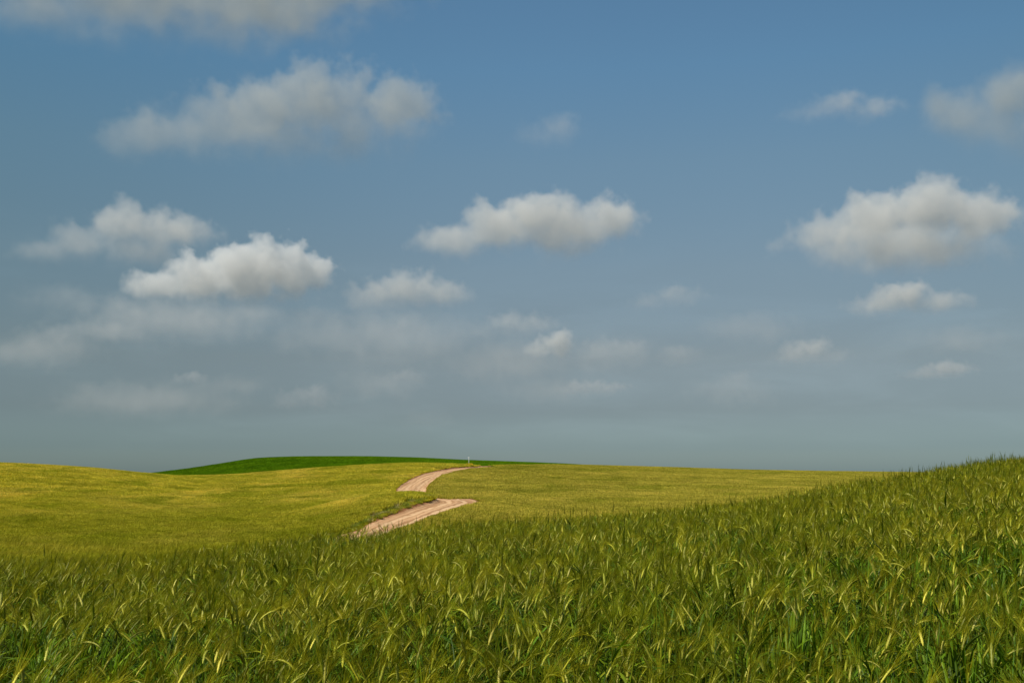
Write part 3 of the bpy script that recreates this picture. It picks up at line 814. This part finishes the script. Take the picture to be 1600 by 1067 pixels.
# ------------------------------------------------------------------ verge growth
def verge():
    weed = plant_mat('weed_leaf', [(.17, .24, .02), (.23, .28, .035), (.32, .30, .06), (.14, .21, .016)], .18, .25, .6, spec=.05)
    dry = plant_mat('dry_weed', [(.36, .29, .10), (.44, .34, .14)], .14, .2, .6)
    T = np.gradient(RC, axis=0); T /= np.linalg.norm(T, axis=1)[:, None]
    X, Y, S = [], [], []
    for k in range(len(RC)):
        y = RC[k, 1]
        if 62 < y < 108:      # left bank of the lower stretch
            for _ in range(5):
                o_ = -(2.4 + abs(random.gauss(0, 1.25))); X.append(RC[k, 0] + T[k, 1] * o_); Y.append(RC[k, 1] - T[k, 0] * o_)
                S.append(U(.4, 1.0) * (1.0 if y > 88 else .75))
        if 138 < y < 226:
            if U(0, 1) < .8:
                o_ = -(2.8 + abs(random.gauss(0, .5))); X.append(RC[k, 0] + T[k, 1] * o_); Y.append(RC[k, 1] - T[k, 0] * o_); S.append(U(.35, .8))
    tip = RC[np.argmin(np.abs(RC[:, 1] - 103))]
    for _ in range(26):       # dark tuft on the shoulder where the road bends away
        X.append(tip[0] + U(-3.6, 1.2)); Y.append(tip[1] + U(3.2, 4.6)); S.append(U(.55, .95))
    X = np.array(X); Y = np.array(Y); S = np.array(S); k = road_dist(X, Y) > 2.3; X, Y, S = X[k], Y[k], S[k]; n = len(X)
    protos = []
    for i in range(6):
        g = Grow()
        for j in range(70):
            a = U(-math.pi, math.pi); r = abs(random.gauss(0, .16))
            leaf(g, Vector((r * math.cos(a), r * math.sin(a), -.05)), a + U(-.6, .6), U(.28, .65), U(.010, .020), U(.05, .6), U(.2, 1.2), 0, 4)
        protos.append(g.make('weed_%02d' % i, [dry if i == 0 else weed]))
    rot = np.stack([np.zeros(n), np.zeros(n), rng.uniform(-math.pi, math.pi, n)], 1)
    scatter('verge_weeds', X, Y, land(X, Y)[0], rng.integers(0, 6, n), rot, np.stack([S, S, S], 1), protos,
            'rough green weeds along the left bank of the dirt road', 'weeds')
    # yellow wild flowers by the marker post
    yel = plant_mat('yellow_petal', [(.62, .44, .012), (.70, .52, .02)], .08, .2, .5)
    stalk = plant_mat('flower_stalk', [(.05, .085, .018), (.08, .10, .02)], .12, .2, .6)
    protos = []
    for i in range(4):
        g = Grow()
        for j in range(46):
            a = U(-math.pi, math.pi); r = abs(random.gauss(0, .22)); p = Vector((r * math.cos(a), r * math.sin(a), -.05))
            pts, _ = bend(p, U(0, .3), a, U(.35, .7), 3, U(0, .3)); g.tube(pts, [.006] * 4, 3, 1)
            c = pts[-1]; b = len(g.v)
            for q in range(6):
                t = q * math.pi / 3; g.v.append(c + Vector((math.cos(t) * .085, math.sin(t) * .085, U(-.05, .05))))
            g.v.append(c + Vector((0, 0, .03)))
            for q in range(6): g.f.append((b + q, b + (q + 1) % 6, b + 6)); g.m.append(0)
        protos.append(g.make('wildflower_%d' % i, [yel, stalk]))
    n = 46; Y = rng.uniform(222, 227, n); pxs = rng.normal(744, 6.0, n); X = (pxs - 800) / F_PX / 1.012 * Y
    k = road_dist(X, Y) > 2.4; X, Y = X[k], Y[k]; n = len(X)
    S = rng.uniform(.7, 1.25, n); rot = np.stack([np.zeros(n), np.zeros(n), rng.uniform(-3, 3, n)], 1)
    scatter('yellow_wildflowers', X, Y, land(X, Y)[0], rng.integers(0, 4, n), rot, np.stack([S, S, S], 1), protos,
            'low clump of yellow wildflowers at the roadside by the white post', 'wildflowers')

def post():
    Y = 226.0; X = ray(732.5, 724)[0] * Y
    z = float(land(X, Y)[0][0])
    m, t, out = new_mat('white_paint')
    geo = t.new('ShaderNodeNewGeometry'); n = t.noise(geo.outputs['Position'], 6, 4, .6)
    c = t.mix(t.smooth(n, .5, .75), c4(.78, .78, .74), c4(.58, .55, .48))
    p = t.new('ShaderNodeBsdfPrincipled'); t.link(c, p.inputs['Base Color']); p.inputs['Roughness'].default_value = .6
    t.link(p.outputs[0], out.inputs[0])
    root = bpy.data.objects.new('marker_post', None); COL.objects.link(root); root.location = (X, Y, z)
    tag(root, 'slim white marker post with a short crosspiece at its top beside the dirt road', 'marker post')
    g = Grow(); g.tube([Vector((0, 0, -.3)), Vector((0, 0, .4)), Vector((.01, 0, 1.3)), Vector((.015, 0, 2.05))], [.048, .047, .046, .044], 10, 0)
    g.v.append(Vector((.015, 0, 2.08))); tp = len(g.v) - 1
    for s in range(10): g.f.append((30 + s, 30 + (s + 1) % 10, tp)); g.m.append(0)
    o = g.make('pole', [m]); COL.objects.link(o); o.parent = root
    bm = bmesh.new(); bmesh.ops.create_cube(bm, size=1, matrix=Matrix.Translation((-.07, -.066, 1.97)) @ Matrix.Diagonal((.36, .035, .12, 1)))
    bmesh.ops.bevel(bm, geom=bm.edges[:], offset=.012, segments=2, affect='EDGES')
    me = bpy.data.meshes.new('crosspiece'); bm.to_mesh(me); bm.free(); me.materials.append(m)
    o = bpy.data.objects.new('crosspiece', me); COL.objects.link(o); o.parent = root
build_world()
build_clouds()
build_ground()
build_road()
near_crop()
far_crops()
verge()
post()
